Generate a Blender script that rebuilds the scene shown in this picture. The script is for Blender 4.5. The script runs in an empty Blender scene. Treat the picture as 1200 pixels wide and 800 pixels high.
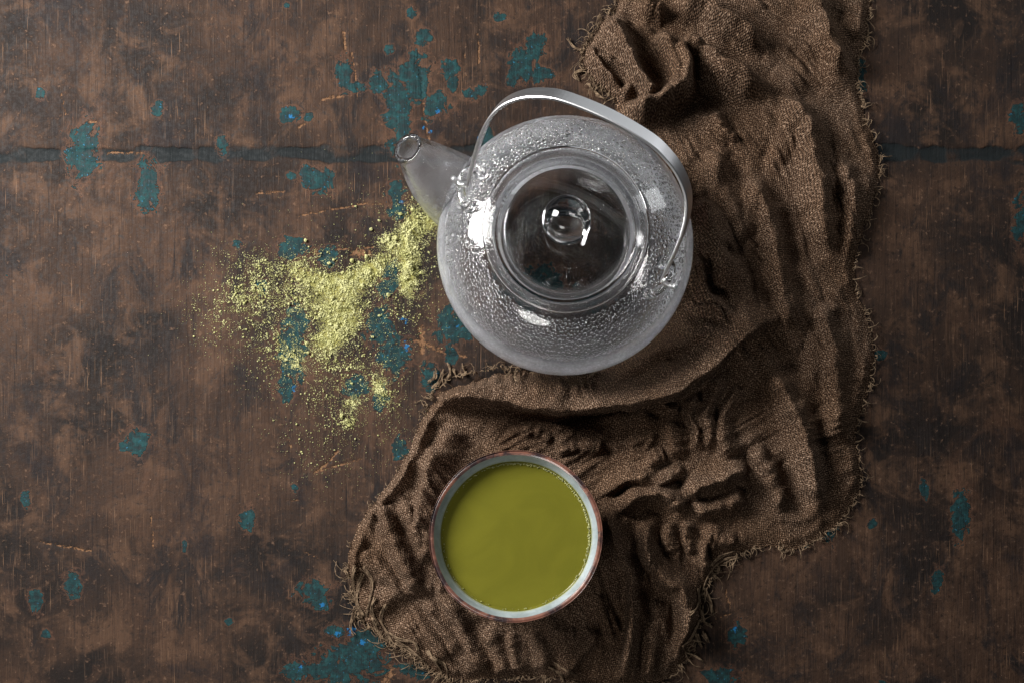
import bpy, math, random
import numpy as np
from mathutils import Vector

# ------------------------------------------------------------------ camera, world, light, exposure
sc = bpy.context.scene
col = sc.collection
H, F = 0.85, 1458.0            # camera height above the table (m), focal length in photo pixels
NX, NY = 640.0, 625.0          # photo pixel straight below the lens

cam_data = bpy.data.cameras.new('camera')
cam = bpy.data.objects.new('camera', cam_data)
col.objects.link(cam)
cam.location = (0, 0, H)
cam_data.sensor_width = 36.0
cam_data.sensor_fit = 'HORIZONTAL'
cam_data.lens = 36.0 * F / 1200.0
cam_data.shift_x = -(NX - 600) / 1200.0
cam_data.shift_y = (NY - 400) / 1200.0
cam_data.clip_start = 0.01
cam_data.clip_end = 20.0
sc.camera = cam

world = bpy.data.worlds.new('World')
sc.world = world
world.use_nodes = True
bg = world.node_tree.nodes['Background']
bg.inputs[0].default_value = (0.80, 0.90, 1.0, 1)
bg.inputs[1].default_value = 0.024


def area_lamp(name, loc, target, sx, sy, watts, colour):
    ld = bpy.data.lights.new(name, 'AREA')
    ld.shape = 'RECTANGLE'
    ld.size, ld.size_y = sx, sy
    ld.energy = watts
    ld.color = colour
    o = bpy.data.objects.new(name, ld)
    col.objects.link(o)
    o.location = loc
    o.rotation_euler = (Vector(target) - Vector(loc)).to_track_quat('-Z', 'Y').to_euler()
    return o


area_lamp('window_light', (-0.64, 0.46, 0.57), (0.04, 0.12, 0.0), 0.34, 0.42, 18.5, (1.0, 0.98, 0.96))
area_lamp('added_fill_back', (0.42, 0.95, 0.34), (0.02, 0.19, 0.06), 0.80, 0.50, 0.8, (0.95, 0.98, 1.0))  # added soft lamp, there to brighten the steel handle from behind
area_lamp('added_highlight_right', (0.66, 0.60, 0.33), (0.02, 0.19, 0.06), 0.16, 0.34, 0.8, (0.96, 0.98, 1.0))  # added narrow lamp, sized to put a highlight on the pot's right shoulder
front = area_lamp('small_lamp_front', (-0.22, -0.30, 0.52), (0.0, 0.17, 0.08), 0.26, 0.13, 0.9, (1.0, 0.98, 0.95))
front.data.shape = 'ELLIPSE'

sc.view_settings.view_transform = 'Standard'
sc.view_settings.look = 'None'
sc.view_settings.exposure = 0.0
sc.view_settings.gamma = 1.0
sc.view_settings.use_curve_mapping = False
sc.cycles.use_denoising = True
sc.cycles.max_bounces = 16
sc.cycles.transmission_bounces = 14
sc.cycles.glossy_bounces = 6
sc.cycles.transparent_max_bounces = 16
sc.cycles.blur_glossy = 0.4
sc.cycles.sample_clamp_indirect = 40.0

# ------------------------------------------------------------------ helpers
rng = np.random.default_rng(7)
random.seed(7)


def W(px, py, z=0.0):
    """photo pixel at height z -> metres"""
    return ((px - NX) * (H - z) / F, (NY - py) * (H - z) / F)


def hash_grid(seed, n=256):
    r = np.random.default_rng(seed)
    a = r.random((n, n)) * 2 * np.pi
    return np.cos(a), np.sin(a)


_G = {}


def perlin(x, y, seed=0):
    if seed not in _G:
        _G[seed] = hash_grid(seed)
    gx, gy = _G[seed]
    xi = np.floor(x).astype(int)
    yi = np.floor(y).astype(int)
    xf, yf = x - xi, y - yi
    u = xf * xf * xf * (xf * (xf * 6 - 15) + 10)
    v = yf * yf * yf * (yf * (yf * 6 - 15) + 10)

    def d(i, j):
        a, b = (xi + i) & 255, (yi + j) & 255
        return gx[a, b] * (xf - i) + gy[a, b] * (yf - j)
    top = d(0, 0) + u * (d(1, 0) - d(0, 0))
    bot = d(0, 1) + u * (d(1, 1) - d(0, 1))
    return (top + v * (bot - top)) * 1.5


def fbm(x, y, seed=0, octs=4):
    s, a = 0, 1.0
    for k in range(octs):
        s = s + a * perlin(x * 2 ** k, y * 2 ** k, seed + k)
        a *= 0.5
    return s


def smooth(a, b, x):
    t = np.clip((x - a) / (b - a), 0, 1)
    return t * t * (3 - 2 * t)


def mesh_obj(name, verts, faces, mat, parent=None, smooth_shade=True):
    me = bpy.data.meshes.new(name)
    verts = np.asarray(verts, dtype=np.float32)
    if isinstance(faces, np.ndarray):
        k = faces.shape[1]
        me.vertices.add(len(verts))
        me.vertices.foreach_set('co', verts.ravel())
        me.loops.add(faces.size)
        me.loops.foreach_set('vertex_index', faces.astype(np.int32).ravel())
        me.polygons.add(len(faces))
        me.polygons.foreach_set('loop_start', np.arange(0, faces.size, k, dtype=np.int32))
        me.polygons.foreach_set('loop_total', np.full(len(faces), k, dtype=np.int32))
        me.update(calc_edges=True)
        me.validate()
    else:
        me.from_pydata(verts.tolist(), [], faces)
        me.update()
    if smooth_shade:
        me.polygons.foreach_set('use_smooth', np.ones(len(me.polygons), dtype=bool))
    if mat is not None:
        for m in (mat if isinstance(mat, (list, tuple)) else [mat]):
            me.materials.append(m)
    o = bpy.data.objects.new(name, me)
    col.objects.link(o)
    if parent is not None:
        o.parent = parent
    return o


def tag(o, label=None, cat=None, kind=None):
    if label:
        o['label'] = label
    if cat:
        o['category'] = cat
    if kind:
        o['kind'] = kind
    return o


def empty(name, loc):
    o = bpy.data.objects.new(name, None)
    col.objects.link(o)
    o.location = loc
    o.empty_display_size = 0.02
    return o


def attr(o, name, values):
    a = o.data.attributes.new(name, 'FLOAT', 'POINT')
    a.data.foreach_set('value', np.asarray(values, dtype=np.float32).ravel())


def grid_faces(ny, nx):
    i = np.arange(ny * nx).reshape(ny, nx)
    return np.stack([i[:-1, :-1].ravel(), i[:-1, 1:].ravel(), i[1:, 1:].ravel(), i[1:, :-1].ravel()], 1)


def lathe(profile, seg=128, closed=False, wobble=None):
    """profile: list of (r, z); returns verts, quad faces"""
    v, f = [], []
    n = len(profile)
    for k in range(seg):
        a = 2 * math.pi * k / seg
        w = wobble(a) if wobble else 1.0
        for (r, z) in profile:
            v.append((r * w * math.cos(a), r * w * math.sin(a), z))
    for k in range(seg):
        k2 = (k + 1) % seg
        for j in range(n if closed else n - 1):
            j2 = (j + 1) % n
            f.append((k * n + j, k2 * n + j, k2 * n + j2, k * n + j2))
    return v, f


def spline(pts, n):
    """Catmull-Rom through pts (any dimension), n samples"""
    p = np.array(pts, float)
    q = np.vstack([2 * p[0] - p[1], p, 2 * p[-1] - p[-2]])
    seg = np.linspace(0, len(p) - 1 - 1e-9, n)
    i = np.floor(seg).astype(int)
    t = (seg - i)[:, None]
    a, b, c, d = q[i], q[i + 1], q[i + 2], q[i + 3]
    return 0.5 * (2 * b + (c - a) * t + (2 * a - 5 * b + 4 * c - d) * t ** 2 + (3 * b - a - 3 * c + d) * t ** 3)


def tube(path, radii, sides=6, cap=True):
    """round tube along path -> verts, faces (list)"""
    path = np.asarray(path, float)
    n = len(path)
    radii = np.broadcast_to(np.asarray(radii, float), (n,))
    tang = np.gradient(path, axis=0)
    tang /= np.linalg.norm(tang, axis=1, keepdims=True) + 1e-12
    up = np.array([0, 0, 1.0])
    if abs(tang[0] @ up) > 0.9:
        up = np.array([1.0, 0, 0])
    v = []
    nrm = np.cross(tang[0], up)
    nrm /= np.linalg.norm(nrm)
    for k in range(n):
        nrm = nrm - tang[k] * (nrm @ tang[k])
        nrm /= np.linalg.norm(nrm) + 1e-12
        bn = np.cross(tang[k], nrm)
        for s in range(sides):
            a = 2 * math.pi * s / sides
            v.append(path[k] + radii[k] * (math.cos(a) * nrm + math.sin(a) * bn))
    f = []
    for k in range(n - 1):
        for s in range(sides):
            s2 = (s + 1) % sides
            f.append((k * sides + s, k * sides + s2, (k + 1) * sides + s2, (k + 1) * sides + s))
    if cap:
        f.append(tuple(range(sides))[::-1])
        f.append(tuple((n - 1) * sides + s for s in range(sides)))
    return v, f


class Bag:
    def __init__(self):
        self.v, self.f = [], []

    def add(self, v, f):
        b = len(self.v)
        self.v.extend([tuple(x) for x in v])
        self.f.extend([tuple(i + b for i in q) for q in f])


# ------------------------------------------------------------------ materials
class NT:
    def __init__(self, name):
        self.m = bpy.data.materials.new(name)
        self.m.use_nodes = True
        self.t = self.m.node_tree
        self.t.nodes.clear()
        self.out = self.t.nodes.new('ShaderNodeOutputMaterial')

    def n(self, typ, **kw):
        nd = self.t.nodes.new(typ)
        for k, v in kw.items():
            setattr(nd, k, v)
        return nd

    def l(self, a, b):
        self.t.links.new(a, b)

    def put(self, sock, v):
        if isinstance(v, bpy.types.NodeSocket):
            self.l(v, sock)
        else:
            sock.default_value = v

    def math(self, op, a, b=0.0, c=0.0, clamp=False):
        nd = self.n('ShaderNodeMath', operation=op, use_clamp=clamp)
        self.put(nd.inputs[0], a)
        self.put(nd.inputs[1], b)
        self.put(nd.inputs[2], c)
        return nd.outputs[0]

    def mix(self, fac, a, b, blend='MIX'):
        nd = self.n('ShaderNodeMix', data_type='RGBA', blend_type=blend)
        self.put(nd.inputs['Factor'], fac)
        self.put(nd.inputs[6], a)
        self.put(nd.inputs[7], b)
        return nd.outputs[2]

    def noise(self, vec, scale, detail=4, rough=0.55, dist=0.0):
        nd = self.n('ShaderNodeTexNoise')
        if vec is not None:
            self.l(vec, nd.inputs['Vector'])
        nd.inputs['Scale'].default_value = scale
        nd.inputs['Detail'].default_value = detail
        nd.inputs['Roughness'].default_value = rough
        nd.inputs['Distortion'].default_value = dist
        return nd.outputs['Fac']

    def mapping(self, vec, scale=(1, 1, 1), rot=(0, 0, 0), loc=(0, 0, 0)):
        nd = self.n('ShaderNodeMapping')
        self.l(vec, nd.inputs[0])
        nd.inputs['Scale'].default_value = scale
        nd.inputs['Rotation'].default_value = rot
        nd.inputs['Location'].default_value = loc
        return nd.outputs[0]

    def ramp(self, x, lo, hi, a=0.0, b=1.0):
        nd = self.n('ShaderNodeMapRange', interpolation_type='SMOOTHSTEP')
        self.put(nd.inputs[0], x)
        self.put(nd.inputs[1], lo)
        self.put(nd.inputs[2], hi)
        nd.inputs[3].default_value = a
        nd.inputs[4].default_value = b
        return nd.outputs[0]

    def attr(self, name):
        nd = self.n('ShaderNodeAttribute')
        nd.attribute_name = name
        return nd.outputs['Fac']

    def obj(self):
        return self.n('ShaderNodeTexCoord').outputs['Object']

    def principled(self, **kw):
        nd = self.n('ShaderNodeBsdfPrincipled')
        for k, v in kw.items():
            self.put(nd.inputs[k.replace('_', ' ')], v)
        return nd

    def bump(self, h, strength=0.5, dist=0.001, normal=None):
        nd = self.n('ShaderNodeBump')
        self.put(nd.inputs['Height'], h)
        nd.inputs['Strength'].default_value = strength
        nd.inputs['Distance'].default_value = dist
        if normal is not None:
            self.l(normal, nd.inputs['Normal'])
        return nd.outputs[0]

    def done(self, shader):
        self.l(shader, self.out.inputs[0])
        return self.m


def rgb(r, g, b):
    return (r, g, b, 1.0)


def mat_wood():
    t = NT('old_painted_wood')
    co = t.obj()
    grain_v = t.mapping(co, (260, 14, 1))
    g1 = t.noise(grain_v, 1.0, 5, 0.6, 0.6)
    g2 = t.noise(t.mapping(co, (900, 40, 1)), 1.0, 3, 0.6)
    big = t.noise(co, 9.0, 4, 0.6, 0.4)
    mid = t.noise(co, 38.0, 5, 0.65, 0.6)
    fine = t.noise(co, 260.0, 4, 0.7)
    speck = t.noise(co, 900.0, 2, 0.6)
    c = t.mix(t.ramp(big, 0.38, 0.62), rgb(0.0110, 0.0082, 0.0072), rgb(0.043, 0.0240, 0.0155))
    c = t.mix(t.math('MULTIPLY', t.ramp(mid, 0.46, 0.66), 0.75), c, rgb(0.078, 0.043, 0.026))
    c = t.mix(t.ramp(t.noise(t.mapping(co, (1, 0.55, 1), loc=(2, 7, 0)), 30.0, 6, 0.7, 0.8), 0.50, 0.36), c, rgb(0.016, 0.012, 0.011))
    c = t.mix(t.math('MULTIPLY', t.ramp(g1, 0.50, 0.30), 0.65), c, rgb(0.018, 0.012, 0.010))
    c = t.mix(t.math('MULTIPLY', t.ramp(g2, 0.58, 0.76), 0.38), c, rgb(0.150, 0.092, 0.058))
    c = t.mix(t.math('MULTIPLY', t.ramp(fine, 0.57, 0.74), 0.65), c, rgb(0.160, 0.097, 0.064))
    c = t.mix(t.math('MULTIPLY', t.ramp(fine, 0.46, 0.30), 0.75), c, rgb(0.010, 0.008, 0.007))
    red = t.noise(t.mapping(co, (1, 0.8, 1), loc=(11, 3, 0)), 22.0, 6, 0.72, 1.0)
    c = t.mix(t.math('MULTIPLY', t.ramp(red, 0.55, 0.70), 0.32), c, rgb(0.100, 0.050, 0.029))
    soot = t.noise(t.mapping(co, (1, 0.7, 1), loc=(5, 13, 0)), 13.0, 6, 0.70, 0.6)
    c = t.mix(t.math('MULTIPLY', t.ramp(soot, 0.55, 0.64), 0.60), c, rgb(0.012, 0.010, 0.011))
    # fine scuffs along and across the grain
    where = t.ramp(t.noise(t.mapping(co, loc=(9, 1, 0)), 18.0, 4, 0.6), 0.42, 0.62)
    for rot, sc_, lo_ in ((0.04, (1500, 26, 1), 0.665), (1.52, (1600, 34, 1), 0.69), (0.62, (1500, 30, 1), 0.705), (-0.5, (1500, 22, 1), 0.715)):
        ln_ = t.ramp(t.noise(t.mapping(co, sc_, (0, 0, rot), (rot * 7, 2, 0)), 1.0, 2, 0.5, 0.15), lo_, lo_ + 0.05)
        c = t.mix(t.math('MULTIPLY', t.math('MULTIPLY', ln_, where), 0.75), c, rgb(0.20, 0.115, 0.066))
    dk = t.ramp(t.noise(t.mapping(co, (700, 16, 1), (0, 0, -0.03), (3, 8, 0)), 1.0, 3, 0.6, 0.3), 0.62, 0.70)
    c = t.mix(t.math('MULTIPLY', dk, 0.8), c, rgb(0.008, 0.006, 0.006))
    # pale cream specks and pits
    c = t.mix(t.ramp(speck, 0.765, 0.80), c, rgb(0.33, 0.24, 0.15))
    # dark worn strip
    band = t.ramp(t.math('ADD', t.attr('band'), t.math('MULTIPLY', t.math('SUBTRACT', mid, 0.5), 1.5)), 0.30, 0.62)
    c = t.mix(t.math('MULTIPLY', band, 0.95), c, rgb(0.009, 0.012, 0.013))
    # scratches and gouges down to raw wood
    scr = t.math('ADD', t.attr('scratch'), t.math('MULTIPLY', t.math('SUBTRACT', t.noise(co, 420.0, 4, 0.7), 0.5), 3.4))
    scr = t.math('MULTIPLY', t.ramp(scr, 0.45, 1.0), t.ramp(t.attr('scratch'), 0.05, 0.4))
    c = t.mix(t.math('MULTIPLY', scr, 0.7), c, rgb(0.24, 0.125, 0.062))
    # raw reddish halo round the paint, then the paint itself
    wob = t.math('MULTIPLY', t.math('SUBTRACT', t.noise(co, 85.0, 6, 0.70, 0.9), 0.5), 4.6)
    wob2 = t.math('MULTIPLY', t.math('SUBTRACT', fine, 0.5), 1.2)
    pf = t.math('ADD', t.math('ADD', t.attr('paint'), wob), wob2)
    halo = t.ramp(pf, -0.55, -0.02)
    c = t.mix(t.math('MULTIPLY', halo, 0.28), c, rgb(0.155, 0.075, 0.045))
    paint = t.ramp(pf, 0.02, 0.10)
    pc = t.mix(t.ramp(t.noise(co, 150.0, 4, 0.65), 0.38, 0.66), rgb(0.009, 0.027, 0.029), rgb(0.014, 0.053, 0.055))
    pc = t.mix(t.math('MULTIPLY', t.ramp(fine, 0.54, 0.40), 0.85), pc, rgb(0.010, 0.017, 0.018))
    blue = t.ramp(t.math('ADD', t.attr('blue'), t.math('MULTIPLY', t.math('SUBTRACT', t.noise(co, 330.0, 4, 0.7), 0.5), 3.4)), 0.75, 0.95)
    pc = t.mix(t.math('MULTIPLY', t.ramp(t.noise(co, 480.0, 2, 0.5), 0.66, 0.72), 0.8), pc, rgb(0.02, 0.12, 0.20))
    c = t.mix(paint, c, pc)
    c = t.mix(blue, c, rgb(0.012, 0.115, 0.27))
    # thin film of powder
    dust = t.math('ADD', t.attr('dust'), t.math('MULTIPLY', t.math('SUBTRACT', t.noise(co, 700.0, 3, 0.7), 0.5), 2.4))
    dust = t.ramp(dust, 0.50, 1.1)
    c = t.mix(t.math('MULTIPLY', dust, 0.75), c, rgb(0.36, 0.34, 0.10))
    # relief
    h = t.math('MULTIPLY', g1, 0.6)
    h = t.math('ADD', h, t.math('MULTIPLY', fine, 0.55))
    h = t.math('ADD', h, t.math('MULTIPLY', g2, 0.35))
    h = t.math('ADD', h, t.math('MULTIPLY', paint, 1.2))
    h = t.math('SUBTRACT', h, t.math('MULTIPLY', scr, 0.5))
    h = t.math('SUBTRACT', h, t.math('MULTIPLY', band, 0.5))
    rough = t.ramp(fine, 0.3, 0.7, 0.55, 0.85)
    p = t.principled(Base_Color=c, Roughness=rough, Normal=t.bump(h, 1.0, 0.0007))
    p.inputs['Specular IOR Level'].default_value = 0.13
    return t.done(p.outputs[0])


def mat_linen(name='brown_linen', fringe=False):
    t = NT(name)
    if fringe:
        co = t.obj()
        n1 = t.noise(co, 300.0, 3, 0.6)
        c = t.mix(t.ramp(n1, 0.35, 0.65), rgb(0.080, 0.052, 0.032), rgb(0.25, 0.175, 0.110))
        p = t.principled(Base_Color=c, Roughness=0.9)
        p.inputs['Specular IOR Level'].default_value = 0.15
        return t.done(p.outputs[0])
    uv = t.n('ShaderNodeUVMap').outputs[0]
    sep = t.n('ShaderNodeSeparateXYZ')
    t.l(uv, sep.inputs[0])
    K = math.pi / 0.00088
    # thread lines wander a little
    wx = t.math('MULTIPLY', t.math('SUBTRACT', t.noise(uv, 90.0, 3, 0.6), 0.5), 0.0030)
    wy = t.math('MULTIPLY', t.math('SUBTRACT', t.noise(t.mapping(uv, loc=(3, 5, 0)), 90.0, 3, 0.6), 0.5), 0.0030)
    su = t.math('SINE', t.math('MULTIPLY', t.math('ADD', sep.outputs[0], wx), K))
    sv = t.math('SINE', t.math('MULTIPLY', t.math('ADD', sep.outputs[1], wy), K))
    chk = t.math('ADD', t.math('MULTIPLY', t.math('MULTIPLY', su, sv), 0.5), 0.5)
    thr_u = t.noise(t.mapping(uv, (1500, 60, 1)), 1.0, 2, 0.6)
    thr_v = t.noise(t.mapping(uv, (60, 1500, 1)), 1.0, 2, 0.6)
    thr = t.math('MULTIPLY', t.math('ADD', thr_u, thr_v), 0.5)
    sp = t.noise(uv, 1000.0, 2, 0.6)
    c = t.mix(t.ramp(chk, 0.10, 0.85), rgb(0.008, 0.0046, 0.0028), rgb(0.175, 0.109, 0.070))
    c = t.mix(t.ramp(thr, 0.42, 0.60), t.mix(1.0, c, rgb(0.62, 0.58, 0.55), 'MULTIPLY'), c)
    c = t.mix(t.math('MULTIPLY', t.ramp(sp, 0.54, 0.68), 0.8), c, rgb(0.44, 0.31, 0.22))
    c = t.mix(t.math('MULTIPLY', t.ramp(sp, 0.46, 0.34), 0.7), c, rgb(0.010, 0.008, 0.006))
    big = t.noise(uv, 16.0, 3, 0.6)
    c = t.mix(t.ramp(big, 0.35, 0.65), t.mix(1.0, c, rgb(0.85, 0.80, 0.74), 'MULTIPLY'), c)
    h = t.math('ADD', chk, t.math('MULTIPLY', sp, 0.8))
    h = t.math('ADD', h, t.math('MULTIPLY', thr, 0.9))
    p = t.principled(Base_Color=c, Roughness=0.95, Normal=t.bump(h, 0.8, 0.0005))
    p.inputs['Specular IOR Level'].default_value = 0.08
    p.inputs['Sheen Weight'].default_value = 0.02
    p.inputs['Sheen Tint'].default_value = rgb(0.7, 0.55, 0.42)
    return t.done(p.outputs[0])


def mat_glass(name, rough=0.0, ior=1.47, colour=(1, 1, 1, 1), bumpy=0.0):
    t = NT(name)
    g = t.n('ShaderNodeBsdfGlass')
    g.inputs['Color'].default_value = colour
    g.inputs['Roughness'].default_value = rough
    g.inputs['IOR'].default_value = ior
    if bumpy:
        co = t.obj()
        t.l(t.bump(t.noise(co, 45.0, 2, 0.5), bumpy, 0.002), g.inputs['Normal'])
    return t.done(g.outputs[0])


def mat_fogged(name, lo, hi, amount, rough=0.05):
    """clear glass under a film of condensation: mist particles scatter a part of the light"""
    t = NT(name)
    co = t.obj()
    fog = t.attr('fog')
    n1 = t.noise(co, 60.0, 4, 0.65)
    n2 = t.noise(co, 900.0, 2, 0.6)
    vor = t.n('ShaderNodeTexVoronoi')
    t.l(co, vor.inputs['Vector'])
    vor.inputs['Scale'].default_value = 620.0
    vor2 = t.n('ShaderNodeTexVoronoi')
    t.l(co, vor2.inputs['Vector'])
    vor2.inputs['Scale'].default_value = 340.0
    cell = t.math('MAXIMUM', t.ramp(vor.outputs['Distance'], 0.55, 0.15), t.ramp(vor2.outputs['Distance'], 0.50, 0.12))
    f = t.math('MULTIPLY', fog, t.ramp(n1, lo, hi, 0.82, 1.12))
    f = t.math('MULTIPLY', f, t.math('ADD', 0.86, t.math('MULTIPLY', cell, 0.20)))
    f = t.math('MULTIPLY', f, amount, clamp=True)
    h = t.math('ADD', cell, t.math('MULTIPLY', n2, 0.5))
    nb = t.bump(h, 0.14, 0.0004)
    g = t.n('ShaderNodeBsdfGlass')
    g.inputs['Roughness'].default_value = rough
    g.inputs['IOR'].default_value = 1.47
    t.l(nb, g.inputs['Normal'])
    d = t.n('ShaderNodeBsdfDiffuse')
    d.inputs[0].default_value = rgb(0.90, 0.92, 0.97)
    tr = t.n('ShaderNodeBsdfTranslucent')
    tr.inputs[0].default_value = rgb(0.90, 0.92, 0.97)
    m1 = t.n('ShaderNodeMixShader')
    m1.inputs[0].default_value = 0.5
    t.l(d.outputs[0], m1.inputs[1])
    t.l(tr.outputs[0], m1.inputs[2])
    m2 = t.n('ShaderNodeMixShader')
    t.l(f, m2.inputs[0])
    t.l(g.outputs[0], m2.inputs[1])
    t.l(m1.outputs[0], m2.inputs[2])
    return t.done(m2.outputs[0])


def mat_steel():
    t = NT('brushed_steel')
    co = t.n('ShaderNodeUVMap').outputs[0]
    br = t.noise(t.mapping(co, (12, 2200, 1)), 1.0, 3, 0.6)
    p = t.principled(Base_Color=rgb(0.86, 0.86, 0.87), Metallic=1.0,
                     Roughness=t.ramp(br, 0.3, 0.7, 0.32, 0.50), Normal=t.bump(br, 0.12, 0.0002))
    p.inputs['Anisotropic'].default_value = 0.5
    return t.done(p.outputs[0])


def mat_rim():
    t = NT('copper_brown_glaze')
    co = t.obj()
    n1 = t.noise(co, 55.0, 5, 0.65, 0.8)
    n2 = t.noise(co, 260.0, 4, 0.7)
    c = t.mix(t.ramp(n1, 0.40, 0.60), rgb(0.036, 0.022, 0.023), rgb(0.205, 0.090, 0.062))
    c = t.mix(t.math('MULTIPLY', t.ramp(n2, 0.55, 0.75), 0.7), c, rgb(0.34, 0.20, 0.15))
    c = t.mix(t.math('MULTIPLY', t.ramp(n2, 0.42, 0.28), 0.7), c, rgb(0.02, 0.016, 0.02))
    p = t.principled(Base_Color=c, Roughness=0.28, Normal=t.bump(n2, 0.25, 0.0006))
    p.inputs['Coat Weight'].default_value = 0.5
    p.inputs['Coat Roughness'].default_value = 0.12
    return t.done(p.outputs[0])


def mat_inner_glaze():
    t = NT('pale_blue_grey_glaze')
    co = t.obj()
    n1 = t.noise(co, 70.0, 4, 0.6)
    n2 = t.noise(co, 900.0, 3, 0.65)
    c = t.mix(t.ramp(n1, 0.35, 0.65), rgb(0.25, 0.295, 0.31), rgb(0.37, 0.425, 0.45))
    c = t.mix(t.math('MULTIPLY', t.ramp(n2, 0.40, 0.30), 0.5), c, rgb(0.20, 0.24, 0.24))
    sep = t.n('ShaderNodeSeparateXYZ')
    t.l(co, sep.inputs[0])
    edge = t.ramp(t.math('ADD', sep.outputs[2], t.math('MULTIPLY', t.math('SUBTRACT', n2, 0.5), 0.006)), 0.0520, 0.0480)
    c = t.mix(t.math('MULTIPLY', edge, 0.8), c, rgb(0.33, 0.36, 0.17))
    top = t.ramp(t.math('ADD', sep.outputs[2], t.math('MULTIPLY', t.math('SUBTRACT', n1, 0.5), 0.004)), 0.0574, 0.0583)
    c = t.mix(t.math('MULTIPLY', top, 0.8), c, rgb(0.16, 0.085, 0.07))
    p = t.principled(Base_Color=c, Roughness=0.22, Normal=t.bump(n2, 0.08, 0.0004))
    return t.done(p.outputs[0])


def mat_tea():
    t = NT('matcha_liquid')
    co = t.obj()
    n1 = t.noise(co, 26.0, 4, 0.55, 1.8)
    n2 = t.noise(co, 1500.0, 2, 0.5)
    c = t.mix(t.ramp(n1, 0.30, 0.70), rgb(0.116, 0.111, 0.012), rgb(0.136, 0.128, 0.014))
    c = t.mix(t.math('MULTIPLY', n2, 0.12), c, rgb(0.30, 0.28, 0.04))
    p = t.principled(Base_Color=c, Roughness=0.22)
    p.inputs['Specular IOR Level'].default_value = 0.3
    p.inputs['Subsurface Weight'].default_value = 0.15
    p.inputs['Subsurface Radius'].default_value = (0.004, 0.004, 0.001)
    return t.done(p.outputs[0])


def mat_froth():
    t = NT('pale_green_froth')
    g = t.n('ShaderNodeBsdfGlass')
    g.inputs['IOR'].default_value = 1.2
    d = t.n('ShaderNodeBsdfDiffuse')
    d.inputs[0].default_value = rgb(0.46, 0.46, 0.20)
    m = t.n('ShaderNodeMixShader')
    m.inputs[0].default_value = 0.55
    t.l(g.outputs[0], m.inputs[1])
    t.l(d.outputs[0], m.inputs[2])
    return t.done(m.outputs[0])


def mat_powder():
    t = NT('matcha_powder')
    co = t.obj()
    n1 = t.noise(co, 140.0, 3, 0.6)
    n2 = t.noise(co, 2500.0, 3, 0.7)
    c = t.mix(t.ramp(n1, 0.35, 0.65), rgb(0.42, 0.415, 0.175), rgb(0.57, 0.56, 0.30))
    c = t.mix(t.math('MULTIPLY', n2, 0.3), c, rgb(0.58, 0.56, 0.22))
    p = t.principled(Base_Color=c, Roughness=1.0, Normal=t.bump(n2, 0.5, 0.0003))
    p.inputs['Specular IOR Level'].default_value = 0.05
    return t.done(p.outputs[0])


M = dict(wood=mat_wood(), linen=mat_linen(), fringe=mat_linen('frayed_linen', True),
         glass=mat_glass('clear_glass'), lug=mat_glass('drawn_glass', bumpy=0.6),
         drop=mat_glass('water_drop', ior=1.33), fogged=mat_fogged('fogged_glass', 0.35, 0.65, 1.25),
         steel=mat_steel(), rim=mat_rim(), glaze=mat_inner_glaze(), tea=mat_tea(), froth=mat_froth(), powder=mat_powder())

# ------------------------------------------------------------------ the table top
step = 2.1
xs = np.arange(-140, 1360, step)
ys = np.arange(-130, 960, step)
PX, PY = np.meshgrid(xs, ys)
X, Y = W(PX, PY)

paint_blobs = [(405, 88, 8, 15), (413, 101, 12, 5), (466, 125, 13, 36), (476, 90, 12, 8), (488, 97, 13, 24), (444, 95, 9, 10),
               (513, 121, 14, 11), (505, 132, 9, 8), (527, 80, 8, 9), (531, 100, 5, 9), (549, 111, 11, 6), (563, 107, 6, 7),
               (495, 44, 8, 7), (483, 15, 5, 5), (457, 58, 5, 5), (612, 72, 11, 15), (626, 56, 10, 13), (632, 86, 15, 8),
               (600, 86, 5, 11), (375, 212, 15, 11), (358, 203, 6, 7), (342, 206, 5, 4), (340, 135, 10, 7), (362, 137, 4, 4),
               (464, 226, 10, 10), (465, 249, 9, 7), (342, 290, 15, 10), (385, 300, 9, 9), (456, 320, 10, 12), (452, 336, 9, 10),
               (447, 380, 13, 19), (461, 414, 15, 19), (531, 384, 15, 15), (546, 391, 7, 9), (529, 418, 7, 7),
               (347, 378, 12, 18), (341, 415, 14, 30), (336, 450, 10, 14), (420, 453, 12, 11), (446, 462, 8, 13), (503, 440, 8, 14),
               (470, 525, 7, 9), (366, 693, 17, 11), (379, 706, 9, 7), (394, 738, 11, 7), (416, 776, 30, 20), (432, 754, 18, 12),
               (386, 782, 22, 14), (349, 786, 13, 11), (486, 785, 16, 9), (862, 744, 9, 11), (842, 792, 14, 10), (625, 338, 34, 18),
               (600, 322, 18, 12), (690, 352, 20, 9), (345, 570, 4, 4), (570, 160, 5, 12), (336, 6, 3, 3), (585, 20, 6, 4)]
r2 = np.random.default_rng(21)
for k in range(46):            # beyond the part of the board that the photograph shows
    bx = r2.uniform(-120, 315) if k % 2 else r2.uniform(880, 1340)
    by = r2.uniform(-100, 930)
    s = r2.uniform(4, 20)
    paint_blobs.append((bx, by, s * r2.uniform(.5, 1.1) / 1.25, s * r2.uniform(.7, 2.2) / 1.25))
blue_blobs = [(470, 374, 6, 3), (476, 378, 4, 7), (476, 406, 5, 9), (441, 423, 3, 6), (568, 150, 3, 10), (563, 163, 6, 4),
              (470, 237, 8, 2.5), (513, 131, 8, 4), (505, 155, 5, 4), (497, 150, 4, 3), (340, 137, 8, 4), (412, 740, 10, 8),
              (425, 752, 8, 6), (395, 742, 9, 5), (352, 783, 7, 7), (378, 708, 7, 5), (345, 455, 6, 6), (536, 383, 4, 4), (862, 735, 5, 9)]


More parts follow.
